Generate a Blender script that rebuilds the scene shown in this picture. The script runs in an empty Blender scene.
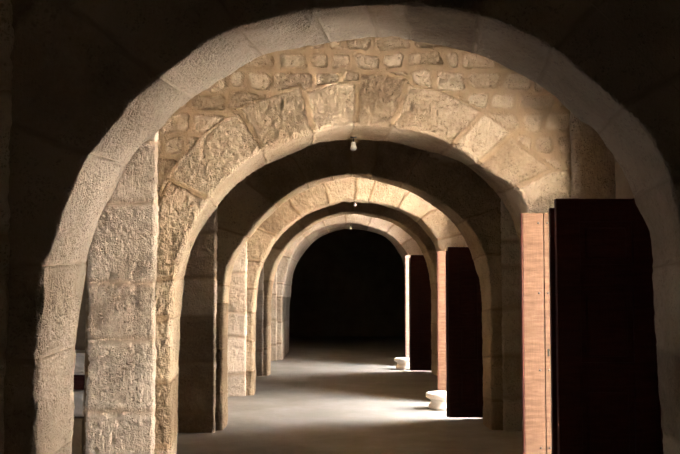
import bpy, bmesh, math, random
import numpy as np
from mathutils import Vector, Matrix, Euler

C = bpy.context.scene.collection
SC = bpy.context.scene

# ------------------------------------------------------------------ camera, world, sun, exposure
FPX = 944.0                                    # focal length in pixels of the 680 x 454 frame
EYE = (0.0, 0.0, 1.6)
PITCH = math.atan(53.0 / FPX)
YAW = math.atan(7.0 / FPX)
cam = bpy.data.cameras.new('camera')
cam.sensor_fit = 'HORIZONTAL'; cam.sensor_width = 36.0; cam.lens = FPX / 680.0 * 36.0
cam.clip_start = 0.05; cam.clip_end = 200
camo = bpy.data.objects.new('camera', cam); C.objects.link(camo)
camo.location = EYE; camo.rotation_euler = (math.pi / 2 + PITCH, 0, YAW)
SC.camera = camo

w = bpy.data.worlds.new('sky'); SC.world = w; w.use_nodes = True
bg = w.node_tree.nodes['Background']
bg.inputs[0].default_value = (0.84, 0.91, 1.0, 1); bg.inputs[1].default_value = 20.0

sun = bpy.data.lights.new('sun', 'SUN'); sun.energy = 190.0; sun.angle = math.radians(0.6); sun.color = (1.0, 0.96, 0.90)
suno = bpy.data.objects.new('sun', sun); C.objects.link(suno)
suno.rotation_euler = Vector((0.42, 0.10, -0.90)).to_track_quat('-Z', 'Y').to_euler()

SC.view_settings.view_transform = 'Standard'; SC.view_settings.look = 'None'
SC.view_settings.gamma = 1.0; SC.view_settings.use_curve_mapping = False
SC.view_settings.exposure = 1.7
SC.cycles.use_denoising = True
SC.cycles.max_bounces = 10; SC.cycles.diffuse_bounces = 8
SC.cycles.sample_clamp_indirect = 20.0

# the three doorways of the right-hand wall: y range and height
DOORWAYS = [(5.22, 6.40, 2.45), (11.04, 12.54, 2.88), (16.67, 17.9, 2.95)]
XDOOR = 1.98                                   # inner face of the door wall
XOUT = 2.55                                    # outer face
L = bpy.data.lights.new('unseen_window_portal', 'AREA'); L.shape = 'RECTANGLE'; L.size = .85; L.size_y = .85; L.cycles.is_portal = True
o = bpy.data.objects.new('unseen_window_portal', L); C.objects.link(o); o.location = (-1.5, -2.82, 2.4); o.rotation_euler = (-math.pi / 2, 0, math.pi)  # portal of the window added behind the viewer to lift the nearest arch
L = L.copy(); L.size = .5; L.size_y = .45; o = bpy.data.objects.new('unseen_window_portal', L); C.objects.link(o)
o.location = (-4.62, 6.425, 1.05); o.rotation_euler = (0, -math.pi / 2, 0)  # portal of the unseen side-room window, placed to light the stacked slabs
for y0, y1, zt in DOORWAYS:                    # sky portals: only guide the sky's own light through the doorways
    L = bpy.data.lights.new('doorway_portal', 'AREA'); L.shape = 'RECTANGLE'
    L.size = zt; L.size_y = y1 - y0; L.cycles.is_portal = True
    o = bpy.data.objects.new('doorway_portal', L); C.objects.link(o)
    o.location = (XOUT + 0.02, (y0 + y1) / 2, zt / 2); o.rotation_euler = (0, math.pi / 2, 0)

# ------------------------------------------------------------------ helpers
rot = camo.rotation_euler.to_matrix()
def at(px, py, Y):
    """the point of the plane y = Y that the photograph shows at pixel (px, py)"""
    d = rot @ Vector(((px - 340.0) / FPX, -(py - 227.0) / FPX, -1.0))
    t = (Y - EYE[1]) / d.y
    return EYE[0] + d.x * t, EYE[2] + d.z * t

def hash3(ix, iy, iz, seed):
    n = (ix * 374761393 + iy * 668265263 + iz * 2147483647 + seed * 1274126177) & 0xffffffff
    n = ((n ^ (n >> 13)) * 1274126177) & 0xffffffff
    n = ((n ^ (n >> 16)) * 2246822519) & 0xffffffff
    return ((n ^ (n >> 15)) & 0xffff) / 65535.0

def vnoise(x, y, z, scale, seed=0):
    x = np.asarray(x, float) * scale + 1000.0; y = np.asarray(y, float) * scale + 1000.0; z = np.asarray(z, float) * scale + 1000.0
    ix, iy, iz = np.floor(x).astype(np.int64), np.floor(y).astype(np.int64), np.floor(z).astype(np.int64)
    fx, fy, fz = x - ix, y - iy, z - iz
    fx, fy, fz = fx * fx * (3 - 2 * fx), fy * fy * (3 - 2 * fy), fz * fz * (3 - 2 * fz)
    r = 0
    for dx in (0, 1):
        for dy in (0, 1):
            for dz in (0, 1):
                wgt = (fx if dx else 1 - fx) * (fy if dy else 1 - fy) * (fz if dz else 1 - fz)
                r = r + wgt * hash3(ix + dx, iy + dy, iz + dz, seed)
    return r * 2 - 1

def fbm(x, y, z, scale, octaves=3, seed=0, gain=0.5):
    r, a = 0, 1.0
    for k in range(octaves):
        r = r + a * vnoise(x, y, z, scale * 2 ** k, seed + k * 17); a *= gain
    return r

def sstep(x):
    x = np.clip(x, 0, 1); return x * x * (3 - 2 * x)

def grid_mesh(name, P, attrs, mat, close_u=False, flip=False):
    """P: (nu, nv, 3) -> one mesh object"""
    nu, nv, _ = P.shape
    me = bpy.data.meshes.new(name)
    me.vertices.add(nu * nv); me.vertices.foreach_set('co', P.reshape(-1).astype(np.float32))
    I = np.arange(nu * nv).reshape(nu, nv)
    if close_u: I = np.vstack([I, I[:1]])
    q = np.stack([I[:-1, :-1], I[1:, :-1], I[1:, 1:], I[:-1, 1:]], -1).reshape(-1, 4)
    if flip: q = q[:, ::-1]
    n = len(q)
    me.loops.add(n * 4); me.loops.foreach_set('vertex_index', np.ascontiguousarray(q).reshape(-1).astype(np.int32))
    me.polygons.add(n)
    me.polygons.foreach_set('loop_start', np.arange(0, n * 4, 4, dtype=np.int32))
    me.polygons.foreach_set('use_smooth', np.ones(n, dtype=bool))
    for k, v in attrs.items():
        a = me.attributes.new(k, 'FLOAT', 'POINT'); a.data.foreach_set('value', v.reshape(-1).astype(np.float32))
    me.update(calc_edges=True); me.validate()
    me.materials.append(mat)
    o = bpy.data.objects.new(name, me); C.objects.link(o)
    return o

def tag(o, label=None, cat=None, group=None, kind=None):
    if label: o['label'] = label
    if cat: o['category'] = cat
    if group: o['group'] = group
    if kind: o['kind'] = kind
    return o

def structure(o, label, cat):
    return tag(o, label, cat, None, 'structure')

def bm_obj(name, bm, mat, parent=None, smooth=False):
    me = bpy.data.meshes.new(name); bm.normal_update(); bm.to_mesh(me); bm.free()
    me.materials.append(mat)
    if smooth:
        for p in me.polygons: p.use_smooth = True
    o = bpy.data.objects.new(name, me); C.objects.link(o)
    if parent is not None: o.parent = parent
    return o

def add_box(bm, x0, x1, y0, y1, z0, z1, bev=0.0):
    r = bmesh.ops.create_cube(bm, size=1.0)
    vs = r['verts']
    for v in vs:
        v.co = Vector(((x0 + x1) / 2 + v.co.x * (x1 - x0), (y0 + y1) / 2 + v.co.y * (y1 - y0), (z0 + z1) / 2 + v.co.z * (z1 - z0)))
    if bev > 0:
        es = list({e for v in vs for e in v.link_edges})
        bmesh.ops.bevel(bm, geom=es, offset=bev, segments=2, profile=0.5, affect='EDGES', clamp_overlap=True)

def add_lathe(bm, prof, cx=0, cy=0, n=40, wob=0.0, seed=1):
    rings = []
    for k, (r, z) in enumerate(prof):
        ring = []
        for i in range(n):
            a = 2 * math.pi * i / n
            rr = r * (1 + wob * (math.sin(3 * a + seed + z * 9) * .5 + math.sin(7 * a + seed * 2.1 + k) * .3))
            ring.append(bm.verts.new((cx + rr * math.cos(a), cy + rr * math.sin(a), z)))
        rings.append(ring)
    for a, b in zip(rings, rings[1:]):
        for i in range(n):
            bm.faces.new((a[i], a[(i + 1) % n], b[(i + 1) % n], b[i]))
    bm.faces.new(list(reversed(rings[0]))); bm.faces.new(rings[-1])

def add_tube(bm, pts, r, n=8):
    pts = [Vector(p) for p in pts]; rings = []
    for i, p in enumerate(pts):
        d = (pts[min(i + 1, len(pts) - 1)] - pts[max(i - 1, 0)]).normalized()
        u = d.cross(Vector((0, 1, 0)) if abs(d.y) < .9 else Vector((1, 0, 0))).normalized(); v = d.cross(u)
        rings.append([bm.verts.new(p + (u * math.cos(2 * math.pi * k / n) + v * math.sin(2 * math.pi * k / n)) * r) for k in range(n)])
    for a, b in zip(rings, rings[1:]):
        for k in range(n): bm.faces.new((a[k], a[(k + 1) % n], b[(k + 1) % n], b[k]))
    bm.faces.new(list(reversed(rings[0]))); bm.faces.new(rings[-1])

# ------------------------------------------------------------------ materials
class NT:
    def __init__(s, name):
        s.m = bpy.data.materials.new(name); s.m.use_nodes = True
        s.t = s.m.node_tree; s.b = s.t.nodes['Principled BSDF']
        s.co = s.t.nodes.new('ShaderNodeTexCoord').outputs['Object']
    def n(s, kind, **kw):
        nd = s.t.nodes.new(kind)
        for k, v in kw.items():
            if k in nd.inputs: nd.inputs[k].default_value = v
            else: setattr(nd, k, v)
        return nd
    def l(s, a, b): s.t.links.new(a, b)
    def noise(s, scale, detail=4, rough=0.6, stretch=None):
        v = s.co
        if stretch:
            mp = s.n('ShaderNodeMapping'); mp.inputs['Scale'].default_value = stretch; s.l(v, mp.inputs['Vector']); v = mp.outputs[0]
        nd = s.n('ShaderNodeTexNoise'); nd.inputs['Scale'].default_value = scale
        nd.inputs['Detail'].default_value = detail; nd.inputs['Roughness'].default_value = rough
        s.l(v, nd.inputs['Vector']); return nd.outputs['Fac']
    def ramp(s, fac, stops):
        r = s.n('ShaderNodeValToRGB'); e = r.color_ramp.elements
        while len(e) < len(stops): e.new(0.5)
        for q, (p, c) in zip(e, stops):
            q.position = p; q.color = (*c, 1) if len(c) == 3 else c
        s.l(fac, r.inputs[0]); return r.outputs['Color']
    def mix(s, fac, a, b, mode='MIX'):
        m = s.n('ShaderNodeMix', data_type='RGBA', blend_type=mode)
        for i, v in ((0, fac), (6, a), (7, b)):
            if isinstance(v, (int, float)): m.inputs[i].default_value = v
            elif isinstance(v, tuple): m.inputs[i].default_value = (*v, 1)
            else: s.l(v, m.inputs[i])
        return m.outputs[2]
    def math(s, op, a, b=0.5):
        m = s.n('ShaderNodeMath', operation=op)
        for i, v in ((0, a), (1, b)):
            if isinstance(v, (int, float)): m.inputs[i].default_value = v
            else: s.l(v, m.inputs[i])
        return m.outputs[0]
    def bump(s, h, strength, dist, prev=None):
        b = s.n('ShaderNodeBump'); b.inputs['Strength'].default_value = strength; b.inputs['Distance'].default_value = dist
        s.l(h, b.inputs['Height'])
        if prev is not None: s.l(prev, b.inputs['Normal'])
        return b.outputs[0]
    def finish(s, col, rough=0.9, normal=None, spec=0.2):
        if isinstance(col, tuple): s.b.inputs['Base Color'].default_value = (*col, 1)
        else: s.l(col, s.b.inputs['Base Color'])
        s.b.inputs['Roughness'].default_value = rough
        s.b.inputs['Specular IOR Level'].default_value = spec
        if normal is not None: s.l(normal, s.b.inputs['Normal'])
        return s.m

def stone_material(name, dark, mid, light, mortar, pit=1.0):
    k = NT(name)
    at_m = k.n('ShaderNodeAttribute', attribute_name='mortar').outputs['Fac']
    at_t = k.n('ShaderNodeAttribute', attribute_name='tone').outputs['Fac']
    big = k.noise(2.6, 5, 0.62); fine = k.noise(38, 5, 0.7)
    f = k.math('ADD', k.math('MULTIPLY', big, 0.75), k.math('MULTIPLY', fine, 0.35))
    f = k.math('ADD', f, k.math('MULTIPLY', k.math('SUBTRACT', at_t, 0.5), 0.45))
    col = k.ramp(f, [(0.28, dark), (0.52, mid), (0.80, light)])
    # pits of the shelly limestone, small and larger
    def pits(scale, size, patch, lo):
        vo = k.n('ShaderNodeTexVoronoi'); vo.inputs['Scale'].default_value = scale; vo.inputs['Randomness'].default_value = 1.0
        mp = k.n('ShaderNodeVectorMath', operation='ADD'); nz = k.n('ShaderNodeTexNoise'); nz.inputs['Scale'].default_value = 22
        k.l(k.co, nz.inputs['Vector']); sc = k.n('ShaderNodeVectorMath', operation='SCALE'); sc.inputs['Scale'].default_value = 0.06
        k.l(nz.outputs['Color'], sc.inputs[0]); k.l(k.co, mp.inputs[0]); k.l(sc.outputs[0], mp.inputs[1])
        k.l(mp.outputs[0], vo.inputs['Vector'])
        r = k.n('ShaderNodeMapRange'); r.inputs['From Min'].default_value = size; r.inputs['From Max'].default_value = size * 0.4
        k.l(vo.outputs['Distance'], r.inputs['Value'])
        q = k.n('ShaderNodeMapRange'); q.inputs['From Min'].default_value = lo; q.inputs['From Max'].default_value = lo + 0.08
        k.l(k.noise(patch, 4, .6), q.inputs['Value'])
        return k.math('MULTIPLY', r.outputs[0], q.outputs[0])
    inv = k.math('SUBTRACT', 1.0, k.math('MULTIPLY', at_m, 0.8))
    p1 = pits(62, 0.42, 7, 0.47); p2 = pits(24, 0.30, 4, 0.52)
    pm = k.math('MAXIMUM', p1, p2)
    col = k.mix(k.math('MULTIPLY', k.math('MULTIPLY', pm, inv), 0.5 * pit), col, tuple(c * 0.5 for c in dark))  # pits also darkened in colour, as the shade inside them
    mcol = k.mix(k.noise(12, 4), tuple(c * 0.85 for c in mortar), tuple(min(1, c * 1.15) for c in mortar))
    col = k.mix(k.math('MULTIPLY', at_m, 0.85), col, mcol)
    h = k.math('SUBTRACT', k.noise(34, 6, 0.75), k.math('MULTIPLY', pm, 0.5 * pit))
    tool = k.noise(34, 3, 0.6, (2.2, 2.2, 0.5))
    h = k.math('ADD', h, k.math('MULTIPLY', tool, 0.6))
    nrm = k.bump(k.math('MULTIPLY', h, inv), 1.0, 0.03 * (0.4 + 0.6 * pit))
    return k.finish(col, 0.92, nrm, 0.12)

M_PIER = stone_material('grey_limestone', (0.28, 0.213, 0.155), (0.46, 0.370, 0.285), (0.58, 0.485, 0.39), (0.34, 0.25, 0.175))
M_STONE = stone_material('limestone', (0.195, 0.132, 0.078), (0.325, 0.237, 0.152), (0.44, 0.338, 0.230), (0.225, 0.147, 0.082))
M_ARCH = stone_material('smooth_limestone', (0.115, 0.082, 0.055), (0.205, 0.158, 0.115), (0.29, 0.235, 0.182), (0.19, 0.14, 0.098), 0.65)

def plaster_material():
    k = NT('rough_plaster')
    col = k.ramp(k.noise(3, 5), [(0.3, (0.15, 0.105, 0.065)), (0.7, (0.23, 0.17, 0.11))])
    return k.finish(col, 0.95, k.bump(k.noise(22, 6, .7), 0.7, 0.012), 0.1)
M_PLASTER = plaster_material()

def floor_material():
    k = NT('worn_stone_floor')
    col = k.ramp(k.noise(1.7, 6, 0.65), [(0.3, (0.195, 0.170, 0.142)), (0.55, (0.255, 0.229, 0.199)), (0.75, (0.315, 0.289, 0.258))])
    col = k.mix(k.math('MULTIPLY', k.noise(11, 5, .7), 0.35), col, (0.17, 0.135, 0.10))
    nrm = k.bump(k.noise(26, 6, 0.7), 0.35, 0.006, k.bump(k.noise(3.2, 3), 0.5, 0.02))
    return k.finish(col, 0.85, nrm, 0.25)
M_FLOOR = floor_material()

def yard_material():
    k = NT('pale_paving')
    col = k.ramp(k.noise(2.0, 5), [(0.3, (0.60, 0.56, 0.51)), (0.7, (0.72, 0.68, 0.62))])
    return k.finish(col, 0.95, k.bump(k.noise(14, 5), 0.5, 0.01), 0.1)
M_YARD = yard_material()

def wood_material(name, a, b, c, rough=0.5):
    """horizontal figure across upright boards"""
    k = NT(name)
    f1 = k.noise(7, 5, 0.65, (0.9, 1.0, 6.0)); f2 = k.noise(20, 4, 0.6, (6.0, 6.0, 0.5))
    f = k.math('ADD', k.math('MULTIPLY', f1, 0.75), k.math('MULTIPLY', f2, 0.25))
    col = k.ramp(f, [(0.34, a), (0.52, b), (0.68, c)])
    return k.finish(col, rough, k.bump(f, 0.4, 0.005), 0.12)
M_WOOD = wood_material('pale_reddish_wood', (0.060, 0.028, 0.015), (0.088, 0.047, 0.027), (0.115, 0.068, 0.042), 0.75)
M_GLAREWOOD = wood_material('overexposed_wood', (0.20, 0.13, 0.10), (0.26, 0.18, 0.145), (0.31, 0.23, 0.19), 0.75)  # paler door wood, with the far leaf's overexposure put into its colour
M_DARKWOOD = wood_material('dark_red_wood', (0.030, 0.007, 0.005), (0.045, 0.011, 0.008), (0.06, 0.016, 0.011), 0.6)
M_EDGE = wood_material('red_edge_wood', (0.05, 0.014, 0.009), (0.07, 0.02, 0.013), (0.09, 0.028, 0.018), 0.6)

def plain(name, col, rough=0.5, metal=0.0, bscale=40, bstr=0.1):
    k = NT(name); c = k.mix(k.noise(bscale, 4), tuple(x * 0.8 for x in col), tuple(min(1, x * 1.15) for x in col))
    k.b.inputs['Metallic'].default_value = metal
    return k.finish(c, rough, k.bump(k.noise(bscale, 4), bstr, 0.003), 0.3)
M_IRON = plain('dark_iron', (0.05, 0.04, 0.035), 0.5, 0.8)
M_CARVED = plain('pale_carved_stone', (0.70, 0.64, 0.56), 0.9, 0, 30, 0.5)
M_WHITE = plain('white_ceramic', (0.5, 0.46, 0.40), 0.4)
M_CABLE = plain('grey_cable', (0.22, 0.17, 0.12), 0.7)
M_HOLE = plain('keyhole_shade', (0.01, 0.008, 0.006), 0.9)  # flat black in place of the shade inside the keyhole

# ------------------------------------------------------------------ rough block layouts
def rubble(x, z, seed, rows, gap, wrange):
    """courses of small stones: distance to the joint, id tone"""
    xw = x + 0.024 * fbm(x, z, 0 * x, 7, 2, seed) ; zw = z + 0.020 * fbm(x, z, 0 * x, 5, 2, seed + 5)
    edges = [0.0]; rr = random.Random(seed)
    while edges[-1] < 5.0: edges.append(edges[-1] + rr.uniform(*rows))
    edges = np.array(edges)
    k = np.clip(np.searchsorted(edges, zw) - 1, 0, len(edges) - 2)
    d = np.minimum(zw - edges[k], edges[k + 1] - zw)
    tone = np.zeros_like(x)
    for row in np.unique(k):
        m = k == row
        xs = [-3.0]; q = random.Random(seed * 1000 + int(row))
        while xs[-1] < 3.5: xs.append(xs[-1] + q.uniform(*wrange))
        xs = np.array(xs); j = np.clip(np.searchsorted(xs, xw[m]) - 1, 0, len(xs) - 2)
        dx = np.minimum(xw[m] - xs[j], xs[j + 1] - xw[m])
        dm = d[m]
        rc = 0.05                                           # rounded corners
        ax, az = np.maximum(rc - dx, 0), np.maximum(rc - dm, 0)
        d[m] = np.where((ax > 0) & (az > 0), rc - np.sqrt(ax * ax + az * az), np.minimum(dx, dm))
        tone[m] = hash3(j.astype(np.int64), np.full(len(j), int(row), dtype=np.int64), np.zeros(len(j), dtype=np.int64), seed)
    return d - gap * 0.5, tone

def catmull(pts, step):
    p = np.array(pts, float); p = np.vstack([2 * p[0] - p[1], p, 2 * p[-1] - p[-2]])
    out = []
    for i in range(1, len(p) - 2):
        p0, p1, p2, p3 = p[i - 1:i + 3]
        n = max(2, int(np.linalg.norm(p2 - p1) / (step * 0.5)))
        t = np.linspace(0, 1, n, endpoint=False)[:, None]
        out.append(0.5 * ((2 * p1) + (-p0 + p2) * t + (2 * p0 - 5 * p1 + 4 * p2 - p3) * t ** 2 + (-p0 + 3 * p1 - 3 * p2 + p3) * t ** 3))
    out.append(p[-2][None]); q = np.vstack(out)
    return q

def resample(q, n):
    L = np.concatenate([[0], np.cumsum(np.linalg.norm(np.diff(q, axis=0), axis=1))])
    s = np.linspace(0, L[-1], n)
    return np.stack([np.interp(s, L, q[:, 0]), np.interp(s, L, q[:, 1])], 1), s

def profile(px, Y):
    pts = [at(x, y, Y) for x, y in px]
    pts[0:0] = [(pts[0][0] - 0.01, -0.03)]; pts.append((pts[-1][0] + 0.01, -0.03))
    # keep an even rise to the foot
    return pts

XL, XR, ZT = -1.935, 2.24, 3.95

def build_arch(name, Yf, Yb, pf, pb, joints, step, vous, seed, mat, rows=(0.13, 0.17), wr=(0.12, 0.24), gap=0.03,
               amp=1.0, rough=1.0, nf=70, nb=16, face_joint=0.03, label='', holes=()):
    random.seed(seed)
    qf, qb = catmull(profile(pf, Yf), step), catmull(profile(pb, Yb), step)
    # match the two arrises: left foot -> crown, crown -> right foot
    def split(q):
        i = int(np.argmax(q[:, 1])); return q[:i + 1], q[i:]
    (lf, rf), (lb, rb) = split(qf), split(qb)
    ln = lambda q: np.sum(np.linalg.norm(np.diff(q, axis=0), axis=1))
    nl, nr = int(ln(lf) / step), int(ln(rf) / step)
    fl, s1 = resample(lf, nl); fr, s2 = resample(rf, nr)
    bl, _ = resample(lb, nl); br, _ = resample(rb, nr)
    F = np.vstack([fl, fr[1:]]); B = np.vstack([bl, br[1:]]); S = np.concatenate([s1, s1[-1] + s2[1:]])
    ns = len(S)
    zs = 1.75; cx = 0.5 * (F[:, 0].min() + F[:, 0].max())
    def outward(Q):
        d = np.stack([Q[:, 0] - cx, np.maximum(Q[:, 1] - zs, 0)], 1)
        return d / np.linalg.norm(d, axis=1)[:, None]
    def outer(Q, D):
        t = np.full(len(Q), 9.0)
        with np.errstate(divide='ignore', invalid='ignore'):
            tx = np.where(D[:, 0] > 1e-6, (XR - Q[:, 0]) / D[:, 0], np.where(D[:, 0] < -1e-6, (XL - Q[:, 0]) / D[:, 0], 9.0))
            tz = np.where(D[:, 1] > 1e-6, (ZT - Q[:, 1]) / D[:, 1], 9.0)
        return np.minimum(tx, tz)
    DF, DB = outward(F), outward(B)
    TF, TB = outer(F, DF), outer(B, DB)
    # tangent-based inward normal of the intrados
    T = np.gradient(F, axis=0); T /= np.linalg.norm(T, axis=1)[:, None] + 1e-9
    N = np.stack([T[:, 1], -T[:, 0]], 1)                       # points into the opening
    for _ in range(6): N[1:-1] = (N[:-2] + 2 * N[1:-1] + N[2:]) / 4
    N /= np.linalg.norm(N, axis=1)[:, None]
    rc = 0.022 if seed != 3 else 0.012
    # joints along s
    sj = []
    for x, y in joints:
        X, Z = at(x, y, Yf); sj.append(S[int(np.argmin((F[:, 0] - X) ** 2 + (F[:, 1] - Z) ** 2))])
    sj = sorted(sj)
    def courses(a, b, h0, h1):
        o = []; t = a
        while t + h1 * 1.3 < b:
            t += random.uniform(h0, h1); o.append(t)
        return o
    if sj: sj = [x for x in courses(0, sj[0], .38, .52)] + sj + [S[-1] - x for x in reversed(courses(0, S[-1] - sj[-1], .38, .52))]
    sj = np.array([0] + sj + [S[-1]])
    K = len(sj) - 1
    rv = np.array([random.uniform(*vous) for _ in range(K)])
    off = np.array([random.uniform(-1, 1) for _ in range(K)])
    vt = np.array([random.random() for _ in range(K)])
    lean = np.array([random.uniform(-0.06, 0.06) for _ in range(K + 1)])
    cols, hs, ms, ts = [], [], [], []
    def radial_col(Q, D, Tmax, frac, Y, ny):
        r = rc + (Tmax - rc) * frac
        P = Q + D * r[:, None]
        x, z = P[:, 0], P[:, 1]
        sw = S + 0.012 * fbm(x, z, 0 * x + seed, 8, 2, seed)
        k = np.clip(np.searchsorted(sj, sw) - 1, 0, K - 1)
        a = sj[k] + lean[k] * r; b = sj[k + 1] + lean[k + 1] * r
        spread = 1 + np.where(z > zs, r / 1.1, 0)
        dv = np.minimum(np.minimum(np.abs(sw - a), np.abs(b - sw)) * spread, rv[k] + 0.012 * fbm(x, z, 0 * x, 9, 2, seed + 3) - r)
        isv = (r < rv[k])
        dv = dv - face_joint * 0.5
        dr, tr = rubble(x, z, seed + 11, rows, gap, wr)
        d = np.where(isv, dv, dr); tone = np.where(isv, vt[k], tr)
        m = 1 - sstep((d + 0.008) / 0.024)
        rg = fbm(x, z, 0 * x + Y, 16, 4, seed + 2, 0.6)
        tool = fbm(x * 2.0, z * 0.8, 0 * x + Y, 22, 2, seed + 9)
        fine = fbm(x, z, 0 * x + Y, 48, 2, seed + 12)
        h = (1 - m) * (0.006 + 0.004 * off[k] * isv + rough * (0.0048 * rg + 0.0025 * tool + 0.0036 * fine)) + m * 0.0015 * rg
        cav = np.clip(fbm(x, z, 0 * x + Y, 30, 3, seed + 14, 0.6) - 0.2, 0, 1)
        h = h - (1 - m) * 0.009 * rough * cav
        for hx, hz in holes: h = h - 0.035 * np.exp(-((x - hx) / 0.012) ** 2 - ((z - hz) / 0.028) ** 2)
        h = h * amp * np.clip((r - rc) / 0.012 + 0.35, 0.35, 1)
        cols.append(np.stack([x, np.full(ns, Y) + ny * h, z], 1)); ms.append(m); ts.append(tone)
    def intr_col(w, Y, ny, depth_in):
        """w: 0 front .. 1 back, ny share of the facing direction, depth_in: rounding"""
        Q = F * (1 - w) + B * w; x, z = Q[:, 0], Q[:, 1]
        sw = S + 0.008 * fbm(x, z, 0 * x + Y, 8, 2, seed)
        k = np.clip(np.searchsorted(sj, sw) - 1, 0, K - 1)
        d = np.minimum(np.abs(sw - sj[k]), np.abs(sj[k + 1] - sw)) - 0.004
        m = (1 - sstep(d / 0.012)) * 0.65
        rg = fbm(x, z, 0 * x + Y, 13, 4, seed + 4, 0.55)
        chip = np.clip(fbm(x, z, 0 * x, 9, 3, seed + 8) - 0.25, 0, 1) * depth_in
        h = (1 - m) * (0.003 + 0.003 * off[k] + 0.0055 * rg * rough) + m * 0.001
        P = Q - N * (rc * 0.29 * depth_in + 0.018 * chip)[:, None] + N * h[:, None] * amp
        cols.append(np.stack([P[:, 0], np.full(ns, Y), P[:, 1]], 1)); ms.append(m); ts.append(vt[k])
    fr = np.linspace(0, 1, nf)[::-1] ** 1.15
    for f in fr: radial_col(F, DF, TF, f, Yf, -1.0)
    ni = max(6, int((Yb - Yf - 2 * rc) / (step * 1.2)))
    intr_col(0, Yf + rc * 0.3, -0.5, 1.0)
    for i in range(ni + 1):
        w_ = i / ni; intr_col(w_, Yf + rc + (Yb - Yf - 2 * rc) * w_, 0, 0.25 if i in (0, ni) else 0.0)
    intr_col(1, Yb - rc * 0.3, 0.5, 1.0)
    for f in np.linspace(0, 1, nb) ** 1.15: radial_col(B, DB, TB, f, Yb, 1.0)
    for q in (cols, ms, ts): q.append(q[0])                    # close the block round its outer edge
    P = np.stack(cols, 1)
    o = grid_mesh(name, P, {'mortar': np.stack(ms, 1), 'tone': np.stack(ts, 1)}, mat, flip=False)
    return structure(o, label, 'stone arch')

def build_pier(name, x0, x1, y0, y1, z0, z1, zj, step, seed, mat, label, rough=1.0, cr=0.03, cat='wall', gap=0.03, split=None):
    """an upright masonry block with rounded arrises, laid in courses at the heights zj"""
    per = []
    def side(a, b, nrm):
        L = math.hypot(b[0] - a[0], b[1] - a[1]); n = max(2, int(L / step))
        for i in range(n + 1):
            t = i / n; per.append((a[0] + (b[0] - a[0]) * t, a[1] + (b[1] - a[1]) * t, *nrm))
    def corner(cx, cy, a0):
        for i in range(1, 4):
            a = a0 + math.pi / 2 * i / 4; per.append((cx + cr * math.cos(a), cy + cr * math.sin(a), math.cos(a), math.sin(a)))
    side((x0 + cr, y0), (x1 - cr, y0), (0, -1)); corner(x1 - cr, y0 + cr, -math.pi / 2)
    side((x1, y0 + cr), (x1, y1 - cr), (1, 0)); corner(x1 - cr, y1 - cr, 0)
    side((x1 - cr, y1), (x0 + cr, y1), (0, 1)); corner(x0 + cr, y1 - cr, math.pi / 2)
    side((x0, y1 - cr), (x0, y0 + cr), (-1, 0)); corner(x0 + cr, y0 + cr, math.pi)
    per = np.array(per); n = len(per)
    zz = np.linspace(z0, z1, int((z1 - z0) / step))
    X = np.repeat(per[:, 0][:, None], len(zz), 1); Yv = np.repeat(per[:, 1][:, None], len(zz), 1)
    Z = np.repeat(zz[None], n, 0)
    e = np.array([z0 - 1] + sorted(zj) + [z1 + 1])
    zw = Z + 0.014 * fbm(X, Yv, Z, 5, 3, seed)
    k = np.clip(np.searchsorted(e, zw) - 1, 0, len(e) - 2)
    rr = random.Random(seed)
    d = np.minimum(zw - e[k], e[k + 1] - zw) - gap * 0.5
    if split:
        for kk, xs in split.items():
            mm = k == kk
            d = np.where(mm, np.minimum(d, np.abs(X + 0.01 * fbm(X, Yv, Z, 6, 2, seed + 1) - xs) - gap * 0.4), d)
    m = 1 - sstep((d + 0.02) / 0.055)
    offs = np.array([rr.uniform(-1, 1) for _ in e]); tones = np.array([rr.random() for _ in e])
    rg = fbm(X, Yv, Z, 15, 4, seed + 2, 0.62); tl = fbm(X * 2.2, Yv * 2.2, Z * 0.7, 20, 2, seed + 9)
    pit = np.clip(fbm(X, Yv, Z, 11, 3, seed + 4) - 0.42, 0, 1)
    fine = fbm(X, Yv, Z, 46, 2, seed + 12)
    h = (1 - m) * (0.004 + 0.004 * offs[k] + rough * (0.0035 * rg + 0.0022 * tl + 0.0028 * fine - 0.02 * pit - 0.014 * np.clip(fbm(X, Yv, Z, 23, 3, seed + 14, 0.6) - 0.30, 0, 1))) + m * 0.002 * rg
    h = h + 0.006 * fbm(X, Yv, Z, 3, 2, seed + 6)
    NX, NY = per[:, 2][:, None], per[:, 3][:, None]
    P = np.stack([X + NX * h, Yv + NY * h, Z], -1)
    o = grid_mesh(name, P, {'mortar': m, 'tone': tones[k]}, mat, close_u=True)
    bm = bmesh.new(); bm.from_mesh(o.data)
    be = [e_ for e_ in bm.edges if e_.is_boundary]
    bmesh.ops.holes_fill(bm, edges=be); bm.to_mesh(o.data); bm.free()
    return structure(o, label, cat)

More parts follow.
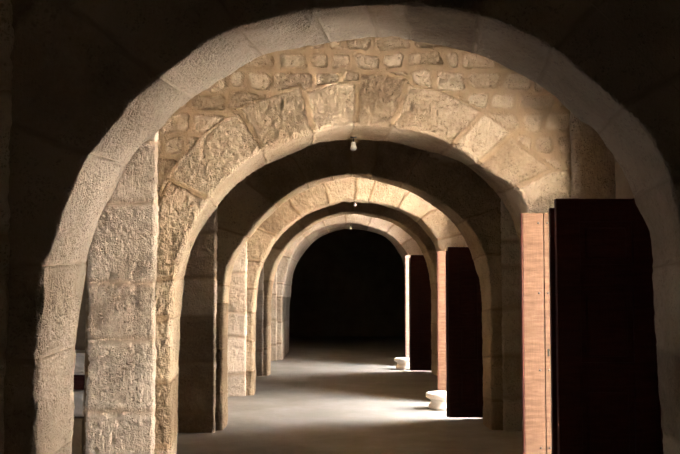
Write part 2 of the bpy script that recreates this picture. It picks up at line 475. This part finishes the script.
# ------------------------------------------------------------------ outlines of the six arches (front arris, back arris)
A_F = [(35.6, 454), (39, 344), (42.4, 300), (44.5, 266), (49, 251), (57.5, 227), (69, 194), (87, 156), (112, 125), (136, 96), (159, 77), (177, 63), (203, 44), (228, 31), (259, 20), (310, 10), (361, 4), (384, 3), (428, 5), (453, 8), (479, 15), (518, 32), (552, 49), (586, 76), (616, 102), (640, 125), (660, 154), (670, 176), (679, 210), (684, 250), (687, 300), (691, 454)]
A_B = [(73, 436), (76, 344), (82, 300), (85, 270), (88, 250), (95, 231), (101, 215), (112, 193), (134, 154), (162, 126), (183, 105), (227, 76), (259, 57), (306, 46), (371, 38), (401, 38.5), (452, 48), (484, 57.5), (518, 74), (545, 89), (576, 118), (594, 130), (612, 154), (626, 178), (634, 200), (646, 222), (652, 243), (653, 290), (654, 318), (659, 392), (662, 439)]
B_F = [(170, 445), (171, 340), (173, 305), (176.5, 274), (188, 237), (192, 229), (209.5, 198), (223, 181), (245, 162), (266, 149), (310, 134), (337, 126.5), (356, 125), (377, 125.5), (415, 130.5), (442, 140), (464, 153), (490, 172), (512, 185), (523, 202), (527, 240), (529, 300), (531, 454)]
B_B = [(177.5, 440), (178, 398), (180, 330), (182, 303), (184.5, 274), (191, 252), (201, 230), (226, 196), (247, 177), (270, 163), (291, 154), (317, 144), (354, 139.5), (394, 142.5), (428, 152), (441, 154), (468, 167), (490.7, 188), (506, 207), (516, 230), (521, 260), (522, 300), (523, 430)]
C_F = [(222, 424), (222.5, 330), (225, 281), (230, 262), (237, 249), (249, 231), (263, 215.5), (283, 198), (311, 182), (343, 174), (354, 173.5), (375, 176), (410, 186), (435, 199), (456, 213), (474, 232), (484, 253), (489.5, 281), (490.5, 300), (491, 424)]
C_B = [(227.5, 420), (228, 330), (229.5, 290), (233, 270), (241, 251), (254, 233), (267, 218), (287, 201), (313, 187), (343, 178), (354, 177.5), (375, 181), (409, 191.5), (431, 205), (451, 221), (466, 243), (475, 268), (481, 300), (483, 420)]
D_F = [(253, 393), (253.5, 320), (254.5, 300), (258, 274), (268, 249), (283, 230), (307, 212), (340, 200.5), (350, 200), (367, 201), (393, 206.5), (417, 217), (432.5, 233), (440, 250), (445, 280), (446, 392)]
D_B = [(255.5, 391), (256, 320), (257, 300), (260, 276), (270, 251), (285, 232), (308, 214), (340, 202.5), (350, 202), (367, 203), (390, 208), (411, 218), (427, 234), (436, 250), (441, 280), (442, 390)]
E_F = [(267.5, 373), (267.5, 320), (268, 300), (270.5, 278), (277, 259), (288, 243.5), (303.5, 230), (319, 219.5), (340, 213), (353, 212), (367, 213.5), (393, 220), (411, 231.5), (423, 244), (432, 265), (436, 286), (437, 300), (437.5, 373)]
E_B = [(270.5, 370), (271, 320), (271.5, 300), (274, 279), (280, 261), (290, 246), (305, 232), (320, 222), (340, 215.5), (353, 214.5), (366, 216), (391, 222.5), (408, 234), (419, 246), (427, 266), (430.5, 288), (431, 300), (431.5, 370)]
F_F = [(282, 359), (282, 310), (282.5, 298), (284, 284), (287, 269), (294, 251), (305, 238), (319, 229), (340, 223.5), (353, 223), (366, 226), (388, 234), (403, 247), (410, 262), (413, 285), (414, 359)]
F_B = [(289, 353), (289.5, 310), (291, 295), (293.5, 273), (302, 256), (319, 238), (340, 230), (353, 229), (366, 230.5), (385, 237), (397, 250), (403.5, 265), (405.5, 300), (406, 353)]
A_J = [(44, 266), (88, 154), (158, 78), (240, 27), (313, 10), (368, 4), (406, 4), (479, 15), (552, 49), (623, 107), (671, 178)]
B_J = [(176, 278), (209, 198), (264, 150), (315, 134), (355, 125), (392, 127), (452, 145), (478, 163), (515, 188), (526, 235)]
C_J = [(224, 285), (246, 236), (275, 205), (308, 184), (332, 176), (352, 173), (372, 176), (403, 184), (437, 200), (464, 220), (485, 255)]
D_J = [(256, 288), (263, 262), (277, 237), (301, 215), (329, 203), (355, 200), (369, 201), (397, 208), (420, 220), (436, 240), (444, 275)]
E_J = [(270, 280), (283, 250), (305, 229), (330, 215), (353, 212), (380, 216), (408, 229), (427, 252), (436, 284)]
F_J = [(284, 284), (291, 258), (306, 238), (326, 227), (346, 223), (368, 226), (386, 233), (401, 245), (411, 265)]

YA, YB, YC, YD, YE, YF = (3.92, 4.49), (7.0, 7.7), (10.22, 10.66), (13.28, 13.66), (15.95, 16.36), (19.0, 21.3)
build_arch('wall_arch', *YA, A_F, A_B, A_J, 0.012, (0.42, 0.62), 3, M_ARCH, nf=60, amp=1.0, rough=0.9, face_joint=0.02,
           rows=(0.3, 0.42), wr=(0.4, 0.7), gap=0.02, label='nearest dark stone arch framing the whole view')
build_arch('wall_arch', *YB, B_F, B_B, B_J, 0.008, (0.33, 0.42), 21, M_STONE, nf=125, amp=1.15, rough=0.95, face_joint=0.04,
           rows=(0.135, 0.165), wr=(0.13, 0.30), gap=0.042, holes=[at(281, 105, 7.0), at(411, 106, 7.0)], label='second stone arch with sunlit face of voussoirs under small rubble courses')
build_arch('wall_arch', *YC, C_F, C_B, C_J, 0.014, (0.36, 0.46), 33, M_STONE, nf=50, face_joint=0.02, rows=(0.2, 0.3), wr=(0.3, 0.5),
           label='third stone arch with dark shadowed voussoirs behind the second arch')
build_arch('wall_arch', *YD, D_F, D_B, D_J, 0.012, (0.40, 0.46), 41, M_STONE, nf=60, rough=1.3, face_joint=0.025, rows=(0.13, 0.17), wr=(0.14, 0.3),
           label='fourth stone arch with sunlit ring of pale voussoirs')
build_arch('wall_arch', *YE, E_F, E_B, E_J, 0.018, (0.38, 0.46), 52, M_STONE, nf=36, rows=(0.2, 0.3), wr=(0.3, 0.5),
           label='fifth stone arch with narrow dark face behind the sunlit ring')
build_arch('wall_arch', *YF, F_F, F_B, F_J, 0.018, (0.40, 0.46), 63, M_PIER, nf=40, face_joint=0.025, rows=(0.14, 0.2), wr=(0.2, 0.4),  # paler pier stone stands in for more light on this ring
           label='farthest stone arch with small sunlit ring around the black room')

# ------------------------------------------------------------------ side piers (the corners of the bays)
XPL, XPR = -1.41, 1.67                          # wall planes
def zpx(y, Y): return 1.6 + (280 - y) * Y / FPX
ztop = 3.4
bayL = [(YB[0] - .10, YB[0] + .2, [zpx(202, 6.9), zpx(282, 6.9), zpx(340, 6.9), zpx(410, 6.9), 2.62, 3.1, .12], 'broad sunlit left pier of tooled ashlar beside the second arch', .009),
        (YC[0] - .14, YC[0] + .2, [.2, .72, 1.2, 1.62, 2.1, 2.6], 'dark left pier beside the third arch', .016),
        (YD[0] - .10, YD[0] + .2, [.3, .8, 1.15, 1.7, 2.2, 2.7], 'sunlit left pier beside the fourth arch', .014),
        (YE[0] - .05, YE[0] + .2, [.4, .9, 1.4, 1.9, 2.5], 'dark left pier beside the fifth arch', .025),
        (YF[0] - .10, YF[0] + .3, [.3, .8, 1.3, 1.8, 2.4], 'small sunlit left pier beside the farthest arch', .02),
        (YA[0] - .03, YA[0] + .2, [.3, .8, 1.3, 1.8, 2.4], 'dark left pier beside the nearest arch', .02)]
for i, (a, b, zj, lab, st) in enumerate(bayL):
    build_pier('wall_left', -1.895, XPL, a, b, -0.03, ztop, zj, st, 70 + i, M_PIER, lab, cr=0.02)
bayR = [(YB[0] - .05, YB[0] + .2, 'right pier rising above the open doors of the nearest doorway', .012),
        (YC[0] - .04, YC[0] + .2, 'dark right pier beside the third arch', .018),
        (YD[0] - .05, YD[0] + .2, 'right pier beside the fourth arch', .02),
        (YE[0] - .04, YE[0] + .2, 'dark right pier beside the fifth arch', .03),
        (YF[0] - .05, YF[0] + .2, 'right pier beside the farthest arch', .03)]
for i, (a, b, lab, st) in enumerate(bayR):
    build_pier('wall_right', XPR, 2.2, a, b, -0.03, ztop, [.35, .8, 1.3, 1.75, 2.02, 3.0], st, 90 + i, M_PIER, lab, cr=0.02)

# ------------------------------------------------------------------ shell: side walls, end walls, ceiling, floor, yard
def slab(name, boxes, mat, label, cat):
    bm = bmesh.new()
    for b in boxes: add_box(bm, *b)
    return structure(bm_obj(name, bm, mat), label, cat)
YEND = 27.0
# left wall: blind recesses, open passage in the first bay
slab('wall_left', [(-2.3, -1.94, -2.6, 4.75, -.05, 4.2), (-2.3, -1.94, 4.7, 7.0, 2.75, 4.2), (-2.3, -1.94, 7.75, YEND, -.05, 4.2)], M_PLASTER,
     'rough left wall at the back of the recesses', 'wall')
slab('wall_left', [(-4.6, -4.4, 3.0, 6.2, -.05, 3.0), (-4.6, -4.4, 6.65, 10.2, -.05, 3.0), (-4.6, -4.4, 6.2, 6.65, -.05, .8), (-4.6, -4.4, 6.2, 6.65, 1.3, 3.0), (-4.6, -2.2, 3.0, 3.2, -.05, 3.0), (-4.6, -2.2, 10.0, 10.2, -.05, 3.0), (-4.6, -2.2, 3.0, 10.2, 2.9, 3.1)], M_PLASTER,
     'walls of the side room behind the left passage', 'wall')
# right wall with the three doorways
boxes = []; y = -2.6
for y0, y1, zt in DOORWAYS:
    boxes += [(XDOOR, XOUT, y, y0, -.05, 4.2), (XDOOR, XOUT, y0, y1, zt, 4.2)]; y = y1
boxes.append((XDOOR, XOUT, y, YEND, -.05, 4.2))
slab('wall_right', boxes, M_PLASTER, 'right wall pierced by the three doorways', 'wall')
slab('wall_back', [(-2.3, XOUT, YEND, YEND + .2, -.05, 4.2)], M_PLASTER, 'far end wall of the black room', 'wall')
slab('wall_front', [(-2.3, -1.93, -2.8, -2.6, -.05, 4.2), (-1.08, XOUT, -2.8, -2.6, -.05, 4.2), (-1.93, -1.08, -2.8, -2.6, -.05, 1.98), (-1.93, -1.08, -2.8, -2.6, 2.83, 4.2)], M_PLASTER, 'end wall behind the viewer', 'wall')  # unseen window opening, added to brighten the nearest arch's dark face
slab('wall_outside', [(-6, 6, -5.0, -4.6, -.3, 6.0)], M_PLASTER, 'added tan wall warming the light through the window behind the viewer', 'wall')  # unseen wall, added so the rear window's light turns warmer
# barrel vault
nx = 28; bm = bmesh.new(); prev = None
for i in range(nx + 1):
    a = math.pi * i / nx
    x = (XL + XR) / 2 - 2.35 * math.cos(a); z = 3.0 + 0.85 * math.sin(a)
    cur = [bm.verts.new((x, -2.8, z)), bm.verts.new((x, YEND + .2, z)), bm.verts.new((x, YEND + .2, z + .25)), bm.verts.new((x, -2.8, z + .25))]
    if prev:
        for q in range(4): bm.faces.new((prev[q], prev[(q + 1) % 4], cur[(q + 1) % 4], cur[q]))
    prev = cur
bmesh.ops.recalc_face_normals(bm, faces=bm.faces)
structure(bm_obj('ceiling', bm, M_PLASTER, smooth=True), 'plain barrel vault over the gallery', 'ceiling')
# floor: worn, slightly uneven
xs = np.linspace(-4.6, XOUT, 130); ys = np.linspace(-2.8, YEND + .2, 560)
Xg, Yg = np.meshgrid(xs, ys, indexing='ij')
Zg = 0.012 * fbm(Xg, Yg, 0 * Xg, 1.1, 3, 5) - 0.006
fl = grid_mesh('floor', np.stack([Xg, Yg, Zg], -1), {}, M_FLOOR)
structure(fl, 'worn dusty stone floor with pools of daylight', 'floor')
bm = bmesh.new(); add_box(bm, XOUT - .02, 40, -30, 60, -.3, -.03)
structure(bm_obj('ground', bm, M_YARD), 'pale sunlit yard outside the doorways', 'ground')
bm = bmesh.new()
for y0, y1 in ((7.6, 8.0), (13.2, 13.6), (18.8, 19.2)): add_box(bm, XOUT - .01, 5.2, y0, y1, -.3, 3.6)  # added out of view to cut slanting daylight into the doorways
structure(bm_obj('wall_outside', bm, M_PLASTER), 'unseen buttresses added outside to narrow the daylight at the doorways', 'wall')
bm = bmesh.new(); add_box(bm, 9.0, 9.6, -30, 60, -.3, 4.0)
structure(bm_obj('wall_outside', bm, M_YARD), 'pale sunlit wall across the yard', 'wall')

# ------------------------------------------------------------------ doors
def leaf(n, xfree, xhinge, yc, z1, near, label, kt=0.05, wood=None):
    wood = wood or M_WOOD
    """one leaf standing square to the right wall; origin at the hinge foot; near leaves show their dark inner side"""
    e = bpy.data.objects.new('door_%d' % n, None); C.objects.link(e)
    e.location = (xhinge, yc, 0); tag(e, label, 'door', None, 'structure')
    W = xhinge - xfree; z0 = 0.014
    if not near:
        # two boards facing the daylight, framed on the back
        bd = bmesh.new(); cuts = [0, 0.60 * W, 0.815 * W, W]
        cuts = [W, W - 0.145, W - 0.42, W - 0.66, 0]
        bm = bmesh.new()
        for a, b in zip(cuts, cuts[1:]):
            add_box(bm, -a + .0025, -b - .0025, -kt / 2, kt / 2, z0, z1, 0.003)
        bm_obj('plank', bm, wood, e); bd.free()
        bm = bmesh.new(); add_box(bm, -W - .009, -W - .0005, -kt / 2 - .004, kt / 2, z0, z1, 0.002)
        o = bm_obj('edge_strip', bm, M_EDGE, e); o['label'] = 'dark red edge strip'
        for zr in (0.25, 1.05, z1 - .22):
            bm = bmesh.new(); add_box(bm, -W + .01, -.01, kt / 2, kt / 2 + .03, zr - .06, zr + .06, 0.004)
            bm_obj('rail', bm, M_DARKWOOD, e)
        for zr in (0.45, 0.98, 1.51, z1 - .07):
            for dx in (0.11, 0.172, 0.36):
                bm = bmesh.new(); add_lathe(bm, [(.008, 0), (.007, .003), (.003, .005)], n=10)
                bmesh.ops.rotate(bm, verts=bm.verts, cent=(0, 0, 0), matrix=Matrix.Rotation(math.pi / 2, 3, 'X'))
                bmesh.ops.translate(bm, verts=bm.verts, vec=(-W + dx, -kt / 2, zr))
                bm_obj('nail', bm, M_IRON, e)
        bm = bmesh.new(); add_box(bm, -W + .163, -W + .177, -kt / 2 - .003, -kt / 2 + .004, 1.075, 1.12, 0.002)
        add_lathe(bm, [(.010, 0), (.010, .004)], n=12)
        vs = [v for v in bm.verts if abs(v.co.x) < .02]
        bmesh.ops.rotate(bm, verts=vs, cent=(0, 0, 0), matrix=Matrix.Rotation(math.pi / 2, 3, 'X'))
        bmesh.ops.translate(bm, verts=vs, vec=(-W + .170, -kt / 2 + .001, 1.118))
        o = bm_obj('keyhole', bm, M_HOLE, e); o['label'] = 'black keyhole'
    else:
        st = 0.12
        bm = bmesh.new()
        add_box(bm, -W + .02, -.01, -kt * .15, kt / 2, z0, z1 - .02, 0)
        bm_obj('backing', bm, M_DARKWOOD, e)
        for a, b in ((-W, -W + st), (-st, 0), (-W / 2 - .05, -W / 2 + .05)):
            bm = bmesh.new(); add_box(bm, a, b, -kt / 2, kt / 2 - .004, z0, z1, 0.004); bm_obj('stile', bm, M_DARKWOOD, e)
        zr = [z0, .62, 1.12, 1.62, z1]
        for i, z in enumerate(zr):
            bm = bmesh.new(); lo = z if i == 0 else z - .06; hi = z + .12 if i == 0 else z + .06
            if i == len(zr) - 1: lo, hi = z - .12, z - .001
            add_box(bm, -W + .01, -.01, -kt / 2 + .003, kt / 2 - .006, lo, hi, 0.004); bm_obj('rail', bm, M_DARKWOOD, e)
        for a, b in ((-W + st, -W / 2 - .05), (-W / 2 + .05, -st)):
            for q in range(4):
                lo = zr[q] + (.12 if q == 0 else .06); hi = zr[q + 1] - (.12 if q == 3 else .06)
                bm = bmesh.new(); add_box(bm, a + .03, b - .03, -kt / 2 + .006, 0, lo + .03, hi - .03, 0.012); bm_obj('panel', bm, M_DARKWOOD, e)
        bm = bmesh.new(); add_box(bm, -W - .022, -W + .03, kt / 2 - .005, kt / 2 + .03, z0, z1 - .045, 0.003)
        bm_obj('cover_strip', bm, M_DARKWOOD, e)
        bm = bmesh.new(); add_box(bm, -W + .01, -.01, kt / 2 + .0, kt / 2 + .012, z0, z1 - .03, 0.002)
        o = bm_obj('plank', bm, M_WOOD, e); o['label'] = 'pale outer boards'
    for zr in (0.3, z1 - .3):
        bm = bmesh.new(); add_lathe(bm, [(.014, zr - .07), (.014, zr + .07)], n=12)
        add_box(bm, -.28, 0, -kt / 2 - .004 if near else kt / 2 + .0, -kt / 2 if near else kt / 2 + .035, zr - .02, zr + .02, 0.001)
        bm_obj('hinge', bm, M_IRON, e)
    return e

def X_at(px, Y): return at(px, 280, Y)[0]
leaf(1, X_at(556, 4.86), XDOOR - .03, 4.86, zpx(198.5, 4.84), True, 'large near dark door leaf with panels at the right edge of the view')
leaf(2, X_at(523, 6.56), XDOOR - .03, 6.58, zpx(213, 6.56), False, 'sunlit wooden door leaf with keyhole left of the big dark leaf')
leaf(3, X_at(448, 11.03), XDOOR - .03, 11.03, zpx(247, 11.0), True, 'dark door leaf of the middle doorway beside the larger stone pot')
leaf(4, X_at(438, 12.56), XDOOR - .03, 12.58, zpx(251, 12.55), False, 'narrow sunlit orange door leaf behind the larger stone pot')
leaf(5, X_at(410.5, 16.66), XDOOR - .03, 16.68, zpx(255, 16.65), True, 'smallest dark door leaf in the farthest doorway')
leaf(6, X_at(405.5, 17.86), XDOOR - .03, 17.88, zpx(255.5, 17.85), False, 'thin pale sunlit door leaf in the farthest doorway', wood=M_GLAREWOOD)

# ------------------------------------------------------------------ carved stone pots by the doors
def pot(px, py, Y, s, label):
    x = X_at(px, Y)
    e = bpy.data.objects.new('stone_pot', None); C.objects.link(e); e.location = (x, Y, 0)
    tag(e, label, 'pot', 'carved stone pots holding the doors')
    prof = [(.168, 0), (.174, .012), (.172, .036), (.160, .050), (.146, .068), (.142, .085), (.147, .105), (.160, .122)]
    bm = bmesh.new(); add_lathe(bm, [(r * s, z * s) for r, z in prof], wob=.012)
    bm_obj('base', bm, M_CARVED, e, True)
    rim = [(.150, .120), (.185, .130), (.203, .143), (.206, .165), (.200, .188), (.188, .196), (.165, .196), (.15, .185), (.14, .14)]
    bm = bmesh.new(); add_lathe(bm, [(r * s, z * s) for r, z in rim], wob=.014, seed=2)
    bm_obj('rim', bm, M_CARVED, e, True)
    return e
pot(441.5, 405, 11.9, 1.0, 'larger pale stone pot on the floor before the orange door leaf')
pot(404.5, 368, 17.25, .95, 'smaller pale stone pot far off beside the thin pale door leaf')

# ------------------------------------------------------------------ bulbs hanging from the crowns
def bulb(px, ytop, ybot, Y, zc, s, label):
    x, zb = at(px, ybot, Y); _, zt = at(px, ytop, Y)
    e = bpy.data.objects.new('hanging_lamp', None); C.objects.link(e); e.location = (x, Y, zc)
    tag(e, label, 'lamp', 'small lamps under the arch crowns')
    zb -= zc; zt -= zc
    bm = bmesh.new(); add_lathe(bm, [(.022 * s, .02), (.022 * s, -.010), (.008 * s, -.016)], n=20); bm_obj('ceiling_rose', bm, M_IRON, e, True)
    bm = bmesh.new(); add_tube(bm, [(0, 0, -.01), (0, 0, zt - .002)], .005); bm_obj('cord', bm, M_IRON, e)
    h = zt - zb
    bm = bmesh.new(); add_lathe(bm, [(.010 * s, zt), (.014 * s, zt - .1 * h), (.015 * s, zt - .4 * h), (.019 * s, zt - .55 * h), (.021 * s, zt - .8 * h), (.016 * s, zt - .95 * h), (.006 * s, zb)], n=24)
    bm_obj('bulb', bm, M_WHITE, e, True)
    return e
bulb(353.5, 142, 150.5, 7.55, at(353, 138.5, 7.6)[1] + .01, 1.25, 'largest small white lamp hanging under the crown of the second arch')
bulb(355, 202.5, 206, 13.5, at(355, 201, 13.5)[1] + .015, 1.15, 'tiny white lamp hanging under the crown of the fourth arch')
bulb(350.5, 226.5, 229.5, 19.3, at(350, 223.5, 19.2)[1] + .015, 1.15, 'tiniest lamp hanging under the crown of the farthest arch')

# ------------------------------------------------------------------ cable on the nearest arch, stones in the left passage
pts = []
for (px, py) in [(560, -26), (590, 2), (607, 17), (624, 34), (642, 54), (660, 73), (684, 96), (720, 130)]:
    X, Z = at(px, py, 3.885); pts.append((X, 3.885, Z))
bm = bmesh.new(); add_tube(bm, pts, .0035)
tag(bm_obj('cable', bm, M_CABLE, None, True), 'thin cable slanting down the dark wall at upper right', 'cable')
def block(x0, x1, y0, y1, z0, z1, label, seed, mat=None):
    bm = bmesh.new(); add_box(bm, x0, x1, y0, y1, z0, z1, .02)
    bmesh.ops.subdivide_edges(bm, edges=bm.edges, cuts=3, use_grid_fill=True)
    rr = random.Random(seed)
    for v in bm.verts: v.co += Vector([rr.uniform(-.006, .006) for _ in range(3)])
    return tag(bm_obj('stone_block', bm, mat or M_CARVED, None, False), label, 'stone block', 'stone blocks in the left passage')
block(-2.55, -1.99, 7.2, 7.7, 0.0, .55, 'lowest brown stone block of the stack in the gap left of the broad sunlit pier', 1, M_PLASTER)
block(-2.5, -1.995, 7.24, 7.66, .56, .75, 'lower pale slab of the stack in the gap left of the broad sunlit pier', 2)
block(-2.45, -2.0, 7.27, 7.62, .76, .87, 'dark block between two pale slabs in the gap left of the broad sunlit pier', 3, M_DARKWOOD)
block(-2.48, -1.995, 7.25, 7.64, .88, 1.04, 'topmost pale slab of the stack in the gap left of the broad sunlit pier', 4)
